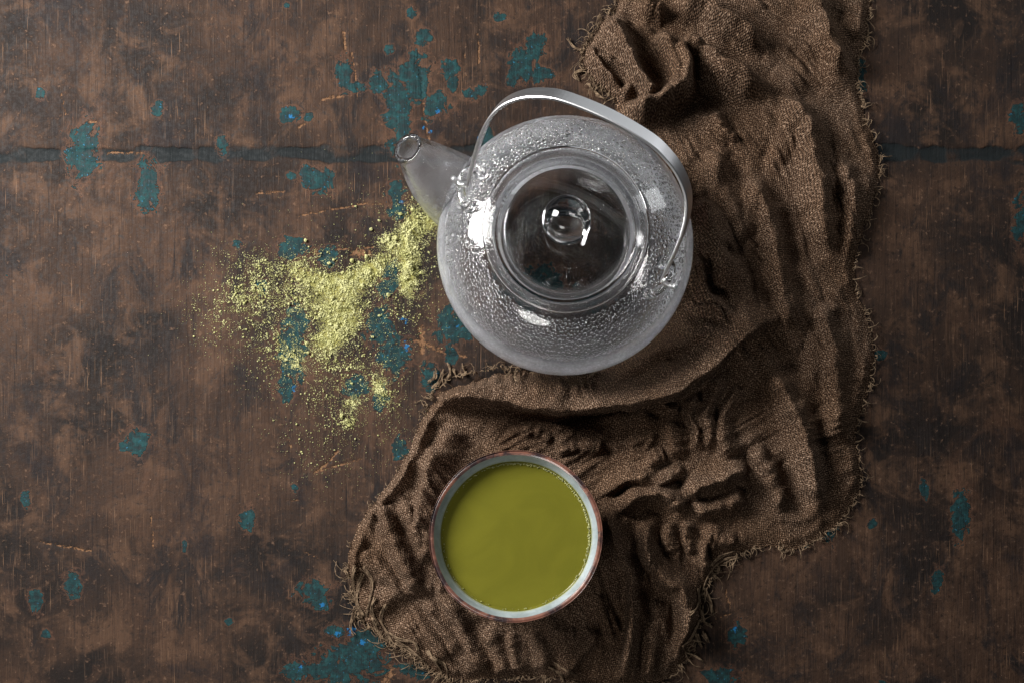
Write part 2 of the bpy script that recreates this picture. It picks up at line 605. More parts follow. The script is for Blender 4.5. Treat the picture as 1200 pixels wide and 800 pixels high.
def blob_field(blobs):
    f = np.full(PX.shape, -1.5)
    for (cx, cy, rx, ry) in blobs:
        rx, ry = rx * 1.25, ry * 1.25
        m = (np.abs(PX - cx) < 3.2 * rx + 6) & (np.abs(PY - cy) < 3.2 * ry + 6)
        d = np.sqrt(((PX[m] - cx) / rx) ** 2 + ((PY[m] - cy) / ry) ** 2)
        f[m] = np.maximum(f[m], np.clip((1.0 - d) * 1.2, -1.5, 1))
    return f


def line_field(lines):
    f = np.zeros(PX.shape)
    for pts, w in lines:
        for (x0, y0), (x1, y1) in zip(pts[:-1], pts[1:]):
            dx, dy = x1 - x0, y1 - y0
            t = np.clip(((PX - x0) * dx + (PY - y0) * dy) / (dx * dx + dy * dy), 0, 1)
            d = np.hypot(PX - x0 - t * dx, PY - y0 - t * dy)
            f = np.maximum(f, np.exp(-(d / w) ** 2))
    return f


scratches = [([(350, 253), (395, 245), (432, 238)], 1.3), ([(430, 239), (482, 238)], 1.1), ([(490, 62), (494, 105), (498, 140), (503, 165)], 1.6),
             ([(412, 62), (417, 90), (419, 115)], 1.4), ([(403, 38), (405, 60)], 2.2), ([(369, 553), (383, 543), (396, 528)], 1.6),
             ([(369, 553), (395, 545), (422, 538)], 1.3), ([(480, 398), (500, 403), (520, 413), (545, 417)], 2.6), ([(494, 385), (495, 412)], 4.5),
             ([(520, 382), (560, 381)], 0.9), ([(356, 646), (372, 653)], 1.0), ([(453, 797), (457, 785)], 7), ([(378, 117), (402, 113)], 2.4),
             ([(336, 510), (342, 525)], 1.6), ([(350, 150), (357, 145)], 2.0), ([(560, 40), (562, 75)], 1.2), ([(545, 60), (546, 100)], 1.0),
             ([(335, 585), (350, 586)], 1.0), ([(395, 292), (438, 290)], 1.0), ([(370, 296), (378, 297)], 6), ([(415, 296), (432, 298)], 6),
             ([(850, 690), (856, 712)], 1.4), ([(838, 725), (866, 715)], 1.0)]
r3 = np.random.default_rng(5)
for k in range(16):
    bx = r3.uniform(-120, 320) if k % 2 else r3.uniform(1000, 1340)
    by = r3.uniform(-100, 930)
    a = r3.choice([r3.normal(0, 0.2), r3.normal(1.57, 0.15)])
    ln = r3.uniform(10, 60)
    scratches.append(([(bx, by), (bx + ln * math.cos(a), by + ln * math.sin(a))], r3.uniform(0.9, 1.8)))

bw = 10.5 + 4.0 * perlin(PX / 45, PY * 0 + 3.3, 33) + 1.5 * perlin(PX / 9, PY * 0 + 1.7, 34)
band = np.exp(-(np.abs(PY - 181 - 3.0 * perlin(PX / 90, PY * 0 + 0.4, 32)) / np.maximum(bw, 2.0)) ** 4) * (0.72 + 0.55 * perlin(PX / 38, PY / 14, 31))
powder_blobs = [  # cx, cy, rx, ry, angle, number, fine/coarse size factor, heap height (mm)
    (483, 268, 13, 22, 0.2, 2100, 1.0, 5.0), (480, 310, 12, 26, -0.05, 2100, 1.0, 4.5), (476, 335, 8, 12, 0.1, 500, 1.0, 2.5),
    (505, 262, 10, 9, 0.5, 420, 0.8, 1.0), (455, 285, 12, 9, 0.2, 380, 1.1, 1.2), (440, 312, 24, 10, -0.5, 1100, 0.9, 1.8),
    (415, 330, 26, 13, -0.25, 1500, 0.9, 2.2), (385, 332, 24, 12, 0.2, 1400, 0.8, 1.6), (350, 318, 18, 14, 0.2, 800, 0.8, 1.2),
    (395, 362, 30, 16, -0.2, 1900, 0.9, 2.2), (400, 385, 22, 14, -0.6, 1600, 0.9, 2.4), (382, 402, 18, 14, -0.5, 900, 0.8, 1.6),
    (360, 350, 26, 16, 0, 800, 0.8, 1.0), (345, 420, 14, 12, 0.3, 420, 0.9, 0.9), (310, 340, 26, 22, 0, 900, 0.8, 1.0),
    (445, 455, 9, 16, -0.3, 560, 0.8, 1.5), (415, 470, 9, 7, 0, 200, 0.9, 1.0), (408, 490, 12, 14, 0.4, 240, 0.8, 0.8),
    (390, 430, 34, 26, 0, 620, 0.7, 0.4), (430, 430, 34, 34, 0, 420, 0.6, 0.3), (385, 480, 40, 40, 0, 520, 0.65, 0.3),
    (460, 480, 18, 40, 0, 200, 0.5, 0.3), (420, 340, 80, 60, -0.3, 1100, 0.55, 0.3), (500, 300, 30, 40, 0, 240, 0.55, 0.3),
    (470, 370, 40, 30, 0, 260, 0.6, 0.3), (380, 540, 50, 30, 0, 120, 0.45, 0.2), (480, 250, 40, 20, 0.3, 120, 0.6, 0.3),
    (330, 400, 40, 50, 0, 500, 0.6, 0.3), (370, 300, 30, 10, 0, 160, 0.8, 0.4),
    (285, 350, 34, 26, 0.3, 900, 0.7, 0.8), (320, 400, 26, 30, 0, 500, 0.7, 0.5), (255, 375, 30, 26, 0, 300, 0.6, 0.3), (300, 310, 30, 12, 0.2, 420, 0.7, 0.6)]
dust = np.zeros(PX.shape)
for (cx, cy, rx, ry, a, n, s, hh) in powder_blobs:
    m = (np.abs(PX - cx) < 120) & (np.abs(PY - cy) < 120)
    dx, dy = PX[m] - cx, PY[m] - cy
    u = dx * math.cos(a) + dy * math.sin(a)
    v = -dx * math.sin(a) + dy * math.cos(a)
    dust[m] += min(1.0, n / (rx * ry * 5.0)) * np.exp(-((u / (rx * 1.1)) ** 2 + (v / (ry * 1.1)) ** 2))

paint_f, blue_f, scr_f = blob_field(paint_blobs), blob_field(blue_blobs), line_field(scratches)
Z = 0.00035 * fbm(PX / 60, PY / 160, 40, 3) - 0.0012 * band - 0.0004 * scr_f
Z = np.minimum(Z, 0.0006)
top_v = np.stack([X, Y, Z], -1).reshape(-1, 3)
top_f = grid_faces(*PX.shape)[:, ::-1]
# border ring lowered to give the board its thickness
ny, nx = PX.shape
idx = np.arange(ny * nx).reshape(ny, nx)
ring = np.concatenate([idx[0, :], idx[1:, -1], idx[-1, -2::-1], idx[-2:0:-1, 0]])
low = top_v[ring].copy()
low[:, 2] = -0.03
base = len(top_v)
k = np.arange(len(ring))
k2 = (k + 1) % len(ring)
side_f = np.stack([ring[k], ring[k2], base + k2, base + k], 1)
table = mesh_obj('table_top', np.vstack([top_v, low]), np.vstack([top_f, side_f]), M['wood'])
pad = np.zeros(len(ring))
attr(table, 'paint', np.concatenate([paint_f.ravel(), pad - 1.5]))
attr(table, 'blue', np.concatenate([blue_f.ravel(), pad - 1.5]))
attr(table, 'scratch', np.concatenate([scr_f.ravel(), pad]))
attr(table, 'band', np.concatenate([band.ravel(), pad]))
attr(table, 'dust', np.concatenate([dust.ravel(), pad]))
tag(table, 'worn brown wooden table top with remains of teal paint', kind='structure')

# ------------------------------------------------------------------ dimensions of pot and bowl (needed by the cloth)
POT = (0.0121, 0.1848)
pot_prof = [(0.0, 0.0030), (0.030, 0.0022), (0.040, 0.0010), (0.048, 0.0016), (0.0585, 0.0075), (0.0690, 0.0175), (0.0770, 0.029),
            (0.0815, 0.040), (0.0825, 0.0485), (0.0810, 0.0580), (0.0765, 0.0670), (0.0700, 0.0745), (0.0630, 0.0802), (0.0560, 0.0845), (0.0505, 0.0870)]
ps = spline(pot_prof, 90)
BOWL = W(604, 628, 0.0625)
bowl_z = 0.004
bowl_out = [(0.0, 0.0), (0.020, 0.0), (0.0255, 0.0), (0.027, 0.0012), (0.0265, 0.0045), (0.031, 0.0085), (0.0405, 0.019), (0.0485, 0.034), (0.0528, 0.050), (0.0545, 0.0590)]

# ------------------------------------------------------------------ the cloth
CH = 0.012                     # typical height used to turn traced pixels into metres


def CW(px, py):
    return W(px, py, CH)


outline = [(724, -60), (722, 0), (706, 14), (692, 38), (682, 52), (684, 76), (697, 92), (714, 106), (722, 120), (716, 136), (724, 152), (740, 168), (756, 195),
           (768, 240), (772, 290), (766, 340), (744, 384), (706, 414), (668, 424), (640, 428), (612, 428), (585, 430), (558, 434), (530, 442), (512, 452), (500, 470), (489, 490), (481, 518),
           (466, 545), (448, 572), (430, 594), (416, 618), (406, 645), (405, 668), (409, 690), (414, 712), (424, 730), (442, 744), (456, 756),
           (478, 768), (496, 782), (512, 792), (540, 800), (580, 797), (640, 795), (680, 802), (730, 806), (780, 800), (800, 782), (812, 758),
           (822, 735), (826, 712), (829, 692), (838, 674), (852, 660), (868, 652), (900, 640), (935, 645), (968, 628), (1000, 600), (1015, 560), (1008, 515),
           (1018, 470), (1030, 420), (1022, 370), (1006, 330), (1012, 280), (1030, 230), (1036, 180), (1020, 130), (1010, 80), (1022, 30), (1030, -60)]

# fold crests traced on the cloth: points, height mm, width on the left side of the line, width on the right side, lean px towards the right side
# (left/right as seen walking along the points, photo y pointing down)
folds = [
    # the long overhanging fold in front of the pot
    ([(497, 482), (512, 466), (535, 458), (562, 456), (590, 460), (620, 468), (655, 472), (690, 470), (722, 464), (752, 460), (778, 452), (800, 440), (824, 424), (846, 402), (870, 384), (900, 372), (940, 372)], 27, 28, 10, 13),
    # rolled left edge
    ([(503, 476), (492, 500), (484, 522), (470, 550), (452, 578), (436, 600), (424, 622)], 12, 8, 22, 0),
    ([(424, 622), (414, 648), (412, 668), (420, 680)], 9, 8, 14, 0),
    # pleats left of the bowl
    ([(512, 520), (508, 545), (500, 575), (496, 600), (494, 625)], 13, 16, 8, 3),
    ([(530, 500), (524, 520), (515, 540)], 9, 12, 9, 2),
    ([(447, 588), (456, 612), (466, 640), (482, 668), (492, 690)], 13, 9, 12, 0),
    ([(472, 585), (484, 612), (497, 636), (506, 655)], 12, 9, 10, 0),
    ([(425, 640), (440, 660), (458, 682), (470, 700)], 9, 8, 9, 0),
    ([(428, 712), (450, 702), (474, 690), (500, 684), (516, 690)], 8, 12, 9, 3),
    ([(514, 672), (520, 692), (534, 716), (546, 740), (556, 765), (566, 790)], 11, 8, 9, 2),
    ([(500, 700), (512, 722), (530, 744), (536, 770)], 8, 12, 7, 2),
    ([(470, 722), (486, 740), (506, 756), (520, 776)], 5, 12, 9, 0),
    ([(566, 735), (580, 755), (588, 780), (590, 800)], 8, 8, 7, 2),
    ([(598, 740), (604, 760), (612, 790)], 7, 8, 6, 2),
    ([(622, 738), (634, 760), (640, 785)], 7, 7, 7, 1),
    ([(660, 798), (672, 776), (688, 752), (694, 735)], 9, 9, 7, 2),
    ([(646, 735), (662, 745), (676, 744)], 6, 7, 7, 0),
    # long folds right of the bowl
    ([(712, 585), (716, 610), (724, 640), (736, 664), (744, 686), (744, 712), (740, 745), (734, 775), (728, 805)], 18, 13, 6, 5),
    ([(704, 690), (706, 712), (716, 735), (722, 750)], 7, 9, 6, 2),
    ([(764, 606), (760, 632), (764, 654), (778, 674), (798, 690), (806, 712), (806, 740), (798, 768)], 17, 12, 8, 4),
    ([(776, 700), (770, 730), (764, 765), (756, 800)], 10, 10, 8, 2),
    ([(786, 610), (784, 630), (788, 648)], 9, 8, 5, 3),
    ([(806, 612), (806, 632), (812, 650)], 9, 8, 5, 2),
    ([(824, 632), (836, 626), (852, 632), (868, 630)], 9, 9, 7, 2),
    ([(830, 668), (824, 650), (830, 634), (846, 640)], 8, 7, 6, 0),
    # crumple between the bowl and the right edge
    ([(700, 580), (720, 566), (744, 556), (772, 560), (790, 552), (806, 546)], 12, 10, 8, 3),
    ([(722, 600), (744, 582), (766, 574), (788, 584), (796, 602)], 15, 10, 8, 3),
    ([(742, 560), (756, 548), (768, 536), (782, 532)], 9, 7, 7, 1),
    ([(800, 580), (816, 570), (836, 562), (856, 552), (880, 545)], 14, 10, 8, 3),
    ([(808, 602), (830, 594), (852, 590), (876, 580)], 12, 9, 7, 2),
    ([(790, 470), (784, 490), (790, 512), (794, 540)], 9, 14, 8, 3),
    ([(816, 460), (812, 482), (820, 505), (816, 530)], 12, 9, 7, 3),
    ([(846, 440), (836, 462), (830, 486), (836, 505), (830, 528)], 13, 8, 8, 3),
    ([(868, 450), (852, 478), (846, 505), (856, 540)], 12, 9, 7, 2),
    ([(640, 506), (670, 500), (700, 494), (740, 486), (775, 478)], 9, 12, 20, 0),
    ([(650, 530), (668, 520), (690, 518), (712, 522)], 8, 8, 8, 2),
    ([(610, 500), (632, 506), (650, 516)], 7, 8, 8, 2),
    ([(735, 525), (752, 515), (770, 520)], 6, 12, 10, 1),
    # folds bunched against the pot on the right
    ([(706, 442), (738, 430), (766, 414), (792, 402), (818, 388), (832, 374)], 14, 10, 9, 2),
    ([(760, 446), (790, 432), (818, 414), (836, 398), (842, 378), (832, 362), (812, 358)], 15, 8, 8, 3),
    ([(650, 446), (672, 450), (700, 448)], 18, 9, 9, 0),
    ([(812, 300), (818, 322), (830, 345), (848, 366), (862, 392)], 15, 9, 8, 3),
    ([(822, 230), (828, 258), (840, 288), (848, 320), (850, 345)], 15, 14, 9, 3),
    ([(838, 170), (842, 200), (852, 232), (866, 262), (878, 300)], 10, 14, 10, 2),
    ([(792, 190), (802, 210), (808, 236)], 7, 9, 9, 0),
    ([(858, 300), (866, 340), (874, 372)], 11, 9, 8, 2),
    # twisted folds at the top
    ([(712, 22), (722, 44), (732, 66), (744, 88), (756, 108), (764, 122)], 20, 12, 6, 0),
    ([(764, 122), (782, 112), (790, 96), (788, 76), (778, 56), (764, 42)], 19, 6, 12, 0),
    ([(730, 138), (752, 130), (776, 122), (796, 108), (802, 86), (796, 64), (786, 48)], 22, 10, 10, 0),
    ([(690, 46), (696, 66), (706, 84), (716, 98), (728, 108), (738, 100), (728, 78)], 10, 6, 8, 0),
    ([(696, 62), (716, 68), (740, 82)], 8, 4, 5, 0),
    ([(758, 0), (764, 14), (780, 18)], 14, 10, 8, 0),
    ([(796, -10), (812, 6), (830, 14), (844, 28), (870, 40), (900, 60)], 20, 8, 12, 0),
    ([(790, 46), (806, 54), (822, 62), (836, 78), (852, 88), (872, 94), (905, 110)], 20, 8, 12, 0),
    ([(726, 150), (740, 146), (752, 156), (766, 176)], 10, 7, 7, 0),
    ([(834, 128), (842, 146), (852, 156), (868, 160)], 9, 8, 8, 0),
    # beyond the edge of the photograph
    ([(880, 200), (900, 260), (915, 330), (930, 400)], 14, 14, 9, 3),
    ([(930, 110), (950, 170), (960, 240), (975, 300)], 15, 14, 9, 3),
    ([(900, 430), (930, 480), (950, 540), (960, 600)], 15, 12, 9, 3),
    ([(880, 520), (905, 560), (920, 600)], 12, 11, 8, 2),
    ([(960, 350), (975, 400), (980, 460), (975, 520)], 12, 12, 8, 2),
    ([(950, -20), (965, 30), (985, 90)], 14, 12, 9, 2),
    ([(985, 180), (1000, 240), (990, 300)], 9, 10, 8, 1),
]

cs = 1.15
cx_ = np.arange(396, 1044, cs)
cy_ = np.arange(-40, 815, cs)
QX, QY = np.meshgrid(cx_, cy_)
# irregular traced positions: warp so that no crest is a clean curve
wxp = QX + 3.2 * fbm(QX / 34, QY / 34, 50, 3)
wyp = QY + 3.2 * fbm(QX / 34, QY / 34, 60, 3)
acc = np.zeros(QX.shape)
lx = np.zeros(QX.shape)
ly = np.zeros(QX.shape)
for fi, (pts, hgt, wl, wr, lean) in enumerate(folds):
    sp_ = spline(pts, max(10, 4 * len(pts)))
    mnx, mny = sp_.min(0) - 3.0 * max(wl, wr)
    mxx, mxy = sp_.max(0) + 3.0 * max(wl, wr)
    m = (wxp > mnx) & (wxp < mxx) & (wyp > mny) & (wyp < mxy)
    qx, qy = wxp[m], wyp[m]
    best = np.full(qx.shape, 1e9)
    side = np.zeros(qx.shape)
    tt = np.zeros(qx.shape)
    nxn = np.zeros(qx.shape)
    nyn = np.zeros(qx.shape)
    ns = len(sp_) - 1
    for s in range(ns):
        x0, y0 = sp_[s]
        dx, dy = sp_[s + 1] - sp_[s]
        L2 = dx * dx + dy * dy + 1e-9
        t = np.clip(((qx - x0) * dx + (qy - y0) * dy) / L2, 0, 1)
        ex, ey = qx - x0 - t * dx, qy - y0 - t * dy
        d = np.hypot(ex, ey)
        b = d < best
        best[b] = d[b]
        side[b] = (dx * ey - dy * ex)[b]       # >0: right of the direction in photo space (y down)
        tt[b] = (s + t[b]) / ns
        Ls = math.sqrt(L2)
        nxn[b], nyn[b] = -dy / Ls, dx / Ls
    wv = 1 + 0.25 * perlin(qx / 40 + fi, qy / 40, 70)
    w = np.where(side > 0, wr, wl) * wv
    q = best / w
    prof = np.exp(-np.power(q, 1.9 if hgt > 12 else 2.1) * 0.8)
    ends = smooth(0, 0.16, tt) * smooth(0, 0.16, 1 - tt)
    ends = 0.15 + 0.85 * ends
    zz = (1.35 if hgt > 12 else 1.0) * hgt * ends * prof * (1 + 0.22 * perlin(tt * 7 + fi * 3, qx * 0 + fi, 90))
    acc[m] += zz ** 4.5
    lx[m] += nxn * lean * prof * ends
    ly[m] += nyn * lean * prof * ends
ht = acc ** (1 / 4.5)

# finer crumple: crease networks and soft undulation
ax = QX + 14 * fbm(QX / 60, QY / 60, 110, 2)
ay = QY + 14 * fbm(QX / 60, QY / 60, 120, 2)
cre = np.sqrt(fbm(ax / 75, ay / 58, 130, 2) ** 2 + 0.004)
cre2 = np.sqrt(perlin(ax / 24, ay / 34, 140) ** 2 + 0.01)
calm = 0.55 + 0.45 * smooth(-0.2, 0.4, perlin(QX / 90, QY / 90, 150))
ht = ht + 7.5 * cre * calm + 1.4 * cre2 * calm + 1.0 * fbm(QX / 34, QY / 34, 160, 3) + 2.6
def streaks(deg, length, width, seed):
    c_, s_ = math.cos(math.radians(deg)), math.sin(math.radians(deg))
    bx, by = QX + 16 * perlin(QX / 80, QY / 80, seed + 5), QY + 16 * perlin(QX / 80, QY / 80, seed + 6)
    u_, v_ = (bx * c_ + by * s_) / length, (-bx * s_ + by * c_) / width
    a_ = perlin(u_, v_, seed)
    b_ = perlin(u_ * 1.7, v_ * 2.1, seed + 1)
    return np.sqrt(a_ ** 2 + 0.0012) + 0.42 * np.sqrt(b_ ** 2 + 0.002)


def zone(x0, x1, y0, y1, soft=45):
    return smooth(x0 - soft, x0 + soft, QX) * smooth(x1 + soft, x1 - soft, QX) * smooth(y0 - soft, y0 + soft, QY) * smooth(y1 + soft, y1 - soft, QY)


# long creases, each part of the cloth pulled its own way
vary = 0.35 + 0.9 * smooth(-0.35, 0.45, perlin(QX / 48, QY / 48, 505))
ht0 = ht
ht = 6.0 * streaks(-24, 105, 17, 510) * zone(520, 1060, 425, 570) \
    + 6.0 * streaks(58, 95, 14, 520) * zone(380, 580, 530, 830) \
    + 6.0 * streaks(84, 110, 15, 530) * zone(590, 860, 600, 830) \
    + 5.5 * streaks(66, 110, 15, 540) * zone(760, 1060, 140, 420) \
    + 5.5 * streaks(38, 90, 15, 550) * zone(660, 1060, -80, 130)
ht = ht0 + 0.85 * vary * ht
for _ in range(1):             # soften, as a pliable cloth does
    pd = np.pad(ht, 1, mode='edge')
    ht = (4 * ht + 2 * (pd[:-2, 1:-1] + pd[2:, 1:-1] + pd[1:-1, :-2] + pd[1:-1, 2:]) + pd[:-2, :-2] + pd[2:, 2:] + pd[:-2, 2:] + pd[2:, :-2]) / 16
ht = ht + 0.22 * perlin(QX / 6, QY / 7, 170)

# distance to the outline (negative outside)
ol = np.array(outline, float)
ol = spline(ol, 420)
ol[:, 0] += 2.6 * fbm(ol[:, 0] / 9, ol[:, 1] / 9, 180, 2)
ol[:, 1] += 2.6 * fbm(ol[:, 0] / 9, ol[:, 1] / 9, 190, 2)
inside = np.zeros(QX.shape, bool)
dist = np.full(QX.shape, 1e9)
n_ol = len(ol)
for i in range(n_ol):
    x0, y0 = ol[i]
    x1, y1 = ol[(i + 1) % n_ol]
    cond = ((y0 > QY) != (y1 > QY))
    if y1 != y0:
        inside ^= cond & (QX < (x1 - x0) * (QY - y0) / (y1 - y0) + x0)
    m = (QX > min(x0, x1) - 26) & (QX < max(x0, x1) + 26) & (QY > min(y0, y1) - 26) & (QY < max(y0, y1) + 26)
    dx, dy = x1 - x0, y1 - y0
    t = np.clip(((QX[m] - x0) * dx + (QY[m] - y0) * dy) / (dx * dx + dy * dy + 1e-9), 0, 1)
    dist[m] = np.minimum(dist[m], np.hypot(QX[m] - x0 - t * dx, QY[m] - y0 - t * dy))
edge = smooth(0, 14, np.where(inside, dist, 0))
ht = ht * (0.10 + 0.90 * edge) + 0.5
ht = np.maximum(ht, 0.9)

cxw, cyw = CW(QX + lx, QY + ly)
zc = ht / 1000.0
# the cloth lies under the bowl and tucks under the belly of the pot
rb = np.hypot(cxw - BOWL[0], cyw - BOWL[1])
bo = np.array(bowl_out)
lim = np.interp(rb, bo[2:, 0], bo[2:, 1] + bowl_z, left=bowl_z, right=1.0) - 0.0009
lim = np.where(rb < 0.0268, bowl_z - 0.0008, lim)
zc = np.where(rb < 0.0545, np.minimum(zc, np.maximum(lim, 0.0028)), zc)
zc = np.where((rb >= 0.0545) & (rb < 0.060), np.minimum(zc, 0.035), zc)
rp = np.hypot(cxw - POT[0], cyw - POT[1])
lower = ps[ps[:, 1] < 0.0485]
limp = np.interp(rp, lower[15:, 0], lower[15:, 1], left=0.0, right=1.0) - 0.0012
zc = np.where(rp < 0.0825, np.minimum(zc, np.maximum(limp, 0.0009)), zc)

faces = grid_faces(*QX.shape)[:, ::-1]
keep = inside.ravel()[faces].all(1)
faces = faces[keep]
used = np.unique(faces)
remap = np.full(QX.size, -1)
remap[used] = np.arange(len(used))
cv = np.stack([cxw, cyw, zc], -1).reshape(-1, 3)[used]
cloth = mesh_obj('linen_cloth', cv, remap[faces], M['linen'])
uvl = cloth.data.uv_layers.new(name='UVMap')
ang = 0.5
# thread coordinates follow the length of the cloth over the folds, not its plan
au = np.zeros(QX.shape)
av = np.zeros(QX.shape)
au[:, 1:] = np.cumsum(np.sqrt(np.diff(cxw, axis=1) ** 2 + (0.18 * np.diff(zc, axis=1)) ** 2), axis=1)
av[1:, :] = np.cumsum(np.sqrt(np.diff(cyw, axis=0) ** 2 + (0.18 * np.diff(zc, axis=0)) ** 2), axis=0)
au, av = au.ravel()[used], av.ravel()[used]
uu = au * math.cos(ang) + av * math.sin(ang)
vv = -au * math.sin(ang) + av * math.cos(ang)
uu = uu + 0.006 * perlin(cv[:, 0] * 12, cv[:, 1] * 12, 200)
vv = vv + 0.006 * perlin(cv[:, 0] * 12, cv[:, 1] * 12, 210)
li = np.empty(len(cloth.data.loops), dtype=np.int32)
cloth.data.loops.foreach_get('vertex_index', li)
uvl.data.foreach_set('uv', np.stack([uu[li], vv[li]], -1).astype(np.float32).ravel())
tag(cloth, 'crumpled dark brown linen cloth with frayed edges under the bowl', 'cloth')

# frayed threads along the hem
zgrid = zc


def cloth_z(px, py):
    i = int(np.clip(round((py - cy_[0]) / cs), 0, len(cy_) - 1))
    j = int(np.clip(round((px - cx_[0]) / cs), 0, len(cx_) - 1))
    return zgrid[i, j] if inside[i, j] else 0.0008


fr = Bag()
rf = np.random.default_rng(99)
cen = np.array([680., 400.])
heavy = [((400, 655), (520, 805), 3.2, 15), ((485, 425), (640, 475), 2.4, 10), ((780, 640), (875, 800), 2.2, 14), ((676, 0), (730, 115), 2.0, 11),
         ((520, 785), (800, 812), 1.6, 9), ((868, 560), (1040, 660), 1.6, 10), ((990, -60), (1050, 600), 1.2, 9)]
for i in range(n_ol):
    p0, p1 = ol[i], ol[(i + 1) % n_ol]
    seglen = np.hypot(*(p1 - p0))
    dens, ln = 0.10, 5.0
    for (a, b, dd, l_) in heavy:
        if a[0] <= p0[0] <= b[0] and a[1] <= p0[1] <= b[1]:
            dens, ln = dd * 0.26, l_ * 1.15
    if 715 < p0[0] < 780 and 120 < p0[1] < 420 or (640 < p0[0] < 760 and 380 < p0[1] < 440):
        continue
    if p0[1] < -30:
        continue
    tg = (p1 - p0) / (seglen + 1e-9)
    nr = np.array([tg[1], -tg[0]])
    ii = int(np.clip(round((p0[1] + nr[1] * 4 - cy_[0]) / cs), 0, len(cy_) - 1))
    jj = int(np.clip(round((p0[0] + nr[0] * 4 - cx_[0]) / cs), 0, len(cx_) - 1))
    if inside[ii, jj]:
        nr = -nr
    for _ in range(rf.poisson(dens * seglen)):
        q = p0 + tg * rf.uniform(0, seglen)
        a = rf.normal(0, 0.95)
        dr = nr * math.cos(a) + tg * math.sin(a)
        L = ln * (0.25 + 1.2 * rf.random() ** 1.6)
        curl = rf.normal(0, 1.0)
        path = []
        z0 = cloth_z(*(q - nr * 3)) + 0.0004
        bow = rf.uniform(0, 0.0035)
        for s in np.linspace(-0.3, 1, 8):
            dd = dr * math.cos(curl * s) + np.array([-dr[1], dr[0]]) * math.sin(curl * s)
            pp = q + dd * L * s
            ss = max(s, 0)
            x_, y_ = CW(pp[0] + rf.normal(0, 0.35), pp[1] + rf.normal(0, 0.35))
            zz = max(z0 * (1 - ss) + 0.0006 + bow * math.sin(ss * 3.0), 0.0006)
            path.append((x_, y_, zz))
        r0 = rf.uniform(0.00022, 0.00048)
        fr.add(*tube(path, np.linspace(r0, r0 * 0.5, 8), 4))
# twisted strands lying along the hem at the bottom left and bottom right, and curled loops
strands = [[(424, 672), (418, 690), (416, 708), (424, 722)], [(426, 664), (436, 680), (434, 700), (428, 722)], [(418, 662), (412, 684), (414, 704)],
           [(440, 700), (434, 716), (440, 732)], [(452, 708), (446, 724), (452, 744), (462, 756), (478, 760)], [(454, 742), (468, 748), (484, 752), (490, 762)],
           [(462, 752), (478, 762), (494, 774)], [(500, 762), (510, 776), (516, 790), (508, 800)], [(506, 770), (522, 780), (524, 798)],
           [(436, 724), (440, 740), (448, 752)], [(412, 716), (409, 735), (412, 746)],
           [(868, 652), (850, 656), (836, 668), (828, 684), (824, 700)], [(862, 646), (846, 652), (834, 662)], [(826, 690), (834, 704), (836, 720)],
           [(820, 690), (818, 706), (806, 716)], [(824, 712), (826, 728), (836, 734)], [(822, 728), (814, 740), (808, 750), (800, 758)], [(806, 766), (816, 770), (826, 776)],
           [(826, 742), (832, 752)], [(818, 744), (824, 758)],
           [(500, 446), (508, 440), (510, 430)], [(504, 452), (514, 444), (518, 432)], [(520, 444), (526, 436), (524, 424)], [(534, 440), (530, 430)], [(545, 436), (541, 424)],
           [(606, 432), (604, 444), (608, 452)], [(598, 432), (594, 446)], [(622, 436), (628, 442)], [(690, 444), (696, 436), (706, 436)],
           [(680, 52), (672, 48), (666, 38)], [(684, 76), (674, 80), (678, 88)], [(690, 92), (700, 104), (712, 112)], [(644, 782), (656, 790), (660, 800)], [(650, 778), (664, 784), (676, 792)]]
for st in strands:
    for rep in range(5):
        sp_ = spline(np.array(st, float) + rf.normal(0, 1.2, (len(st), 2)), 14)
        path = []
        for kk, p in enumerate(sp_):
            x_, y_ = CW(*p)
            path.append((x_, y_, max(cloth_z(*p), 0.0008) + 0.0007 + 0.0010 * abs(math.sin(kk * 0.5 + rep))))
        r0 = rf.uniform(0.0003, 0.00052)
        fr.add(*tube(path, np.linspace(r0, r0 * 0.7, 14), 5))
# single hairs lying on the weave
for _ in range(46):
    q = np.array([rf.uniform(430, 860), rf.uniform(30, 790)])
    if cloth_z(*q) < 0.001 or np.hypot(q[0] - 604, q[1] - 628) < 105 or np.hypot(q[0] - 662, q[1] - 289) < 160:
        continue
    a, L, cu = rf.uniform(0, 6.28), rf.uniform(6, 16), rf.normal(0, 1.0)
    path = []
    for s in np.linspace(0, 1, 8):
        p = q + L * s * np.array([math.cos(a + cu * s), math.sin(a + cu * s)])
        x_, y_ = CW(*p)
        path.append((x_, y_, cloth_z(*p) + 0.0012))
    fr.add(*tube(path, 0.00013, 4))
fringe = mesh_obj('fringe', fr.v, fr.f, M['fringe'], cloth)
tag(fringe, 'lighter frayed threads along the hem', kind='stuff')

# ------------------------------------------------------------------ the bowl with tea
bowl = empty('ceramic_bowl', (BOWL[0], BOWL[1], bowl_z))
tag(bowl, 'round ceramic bowl with copper brown rim and pale blue grey inside', 'bowl')


def wob(a):
    return 1 + 0.006 * math.sin(2 * a + 0.6) + 0.0045 * math.sin(3 * a + 2.0) + 0.002 * math.sin(7 * a)


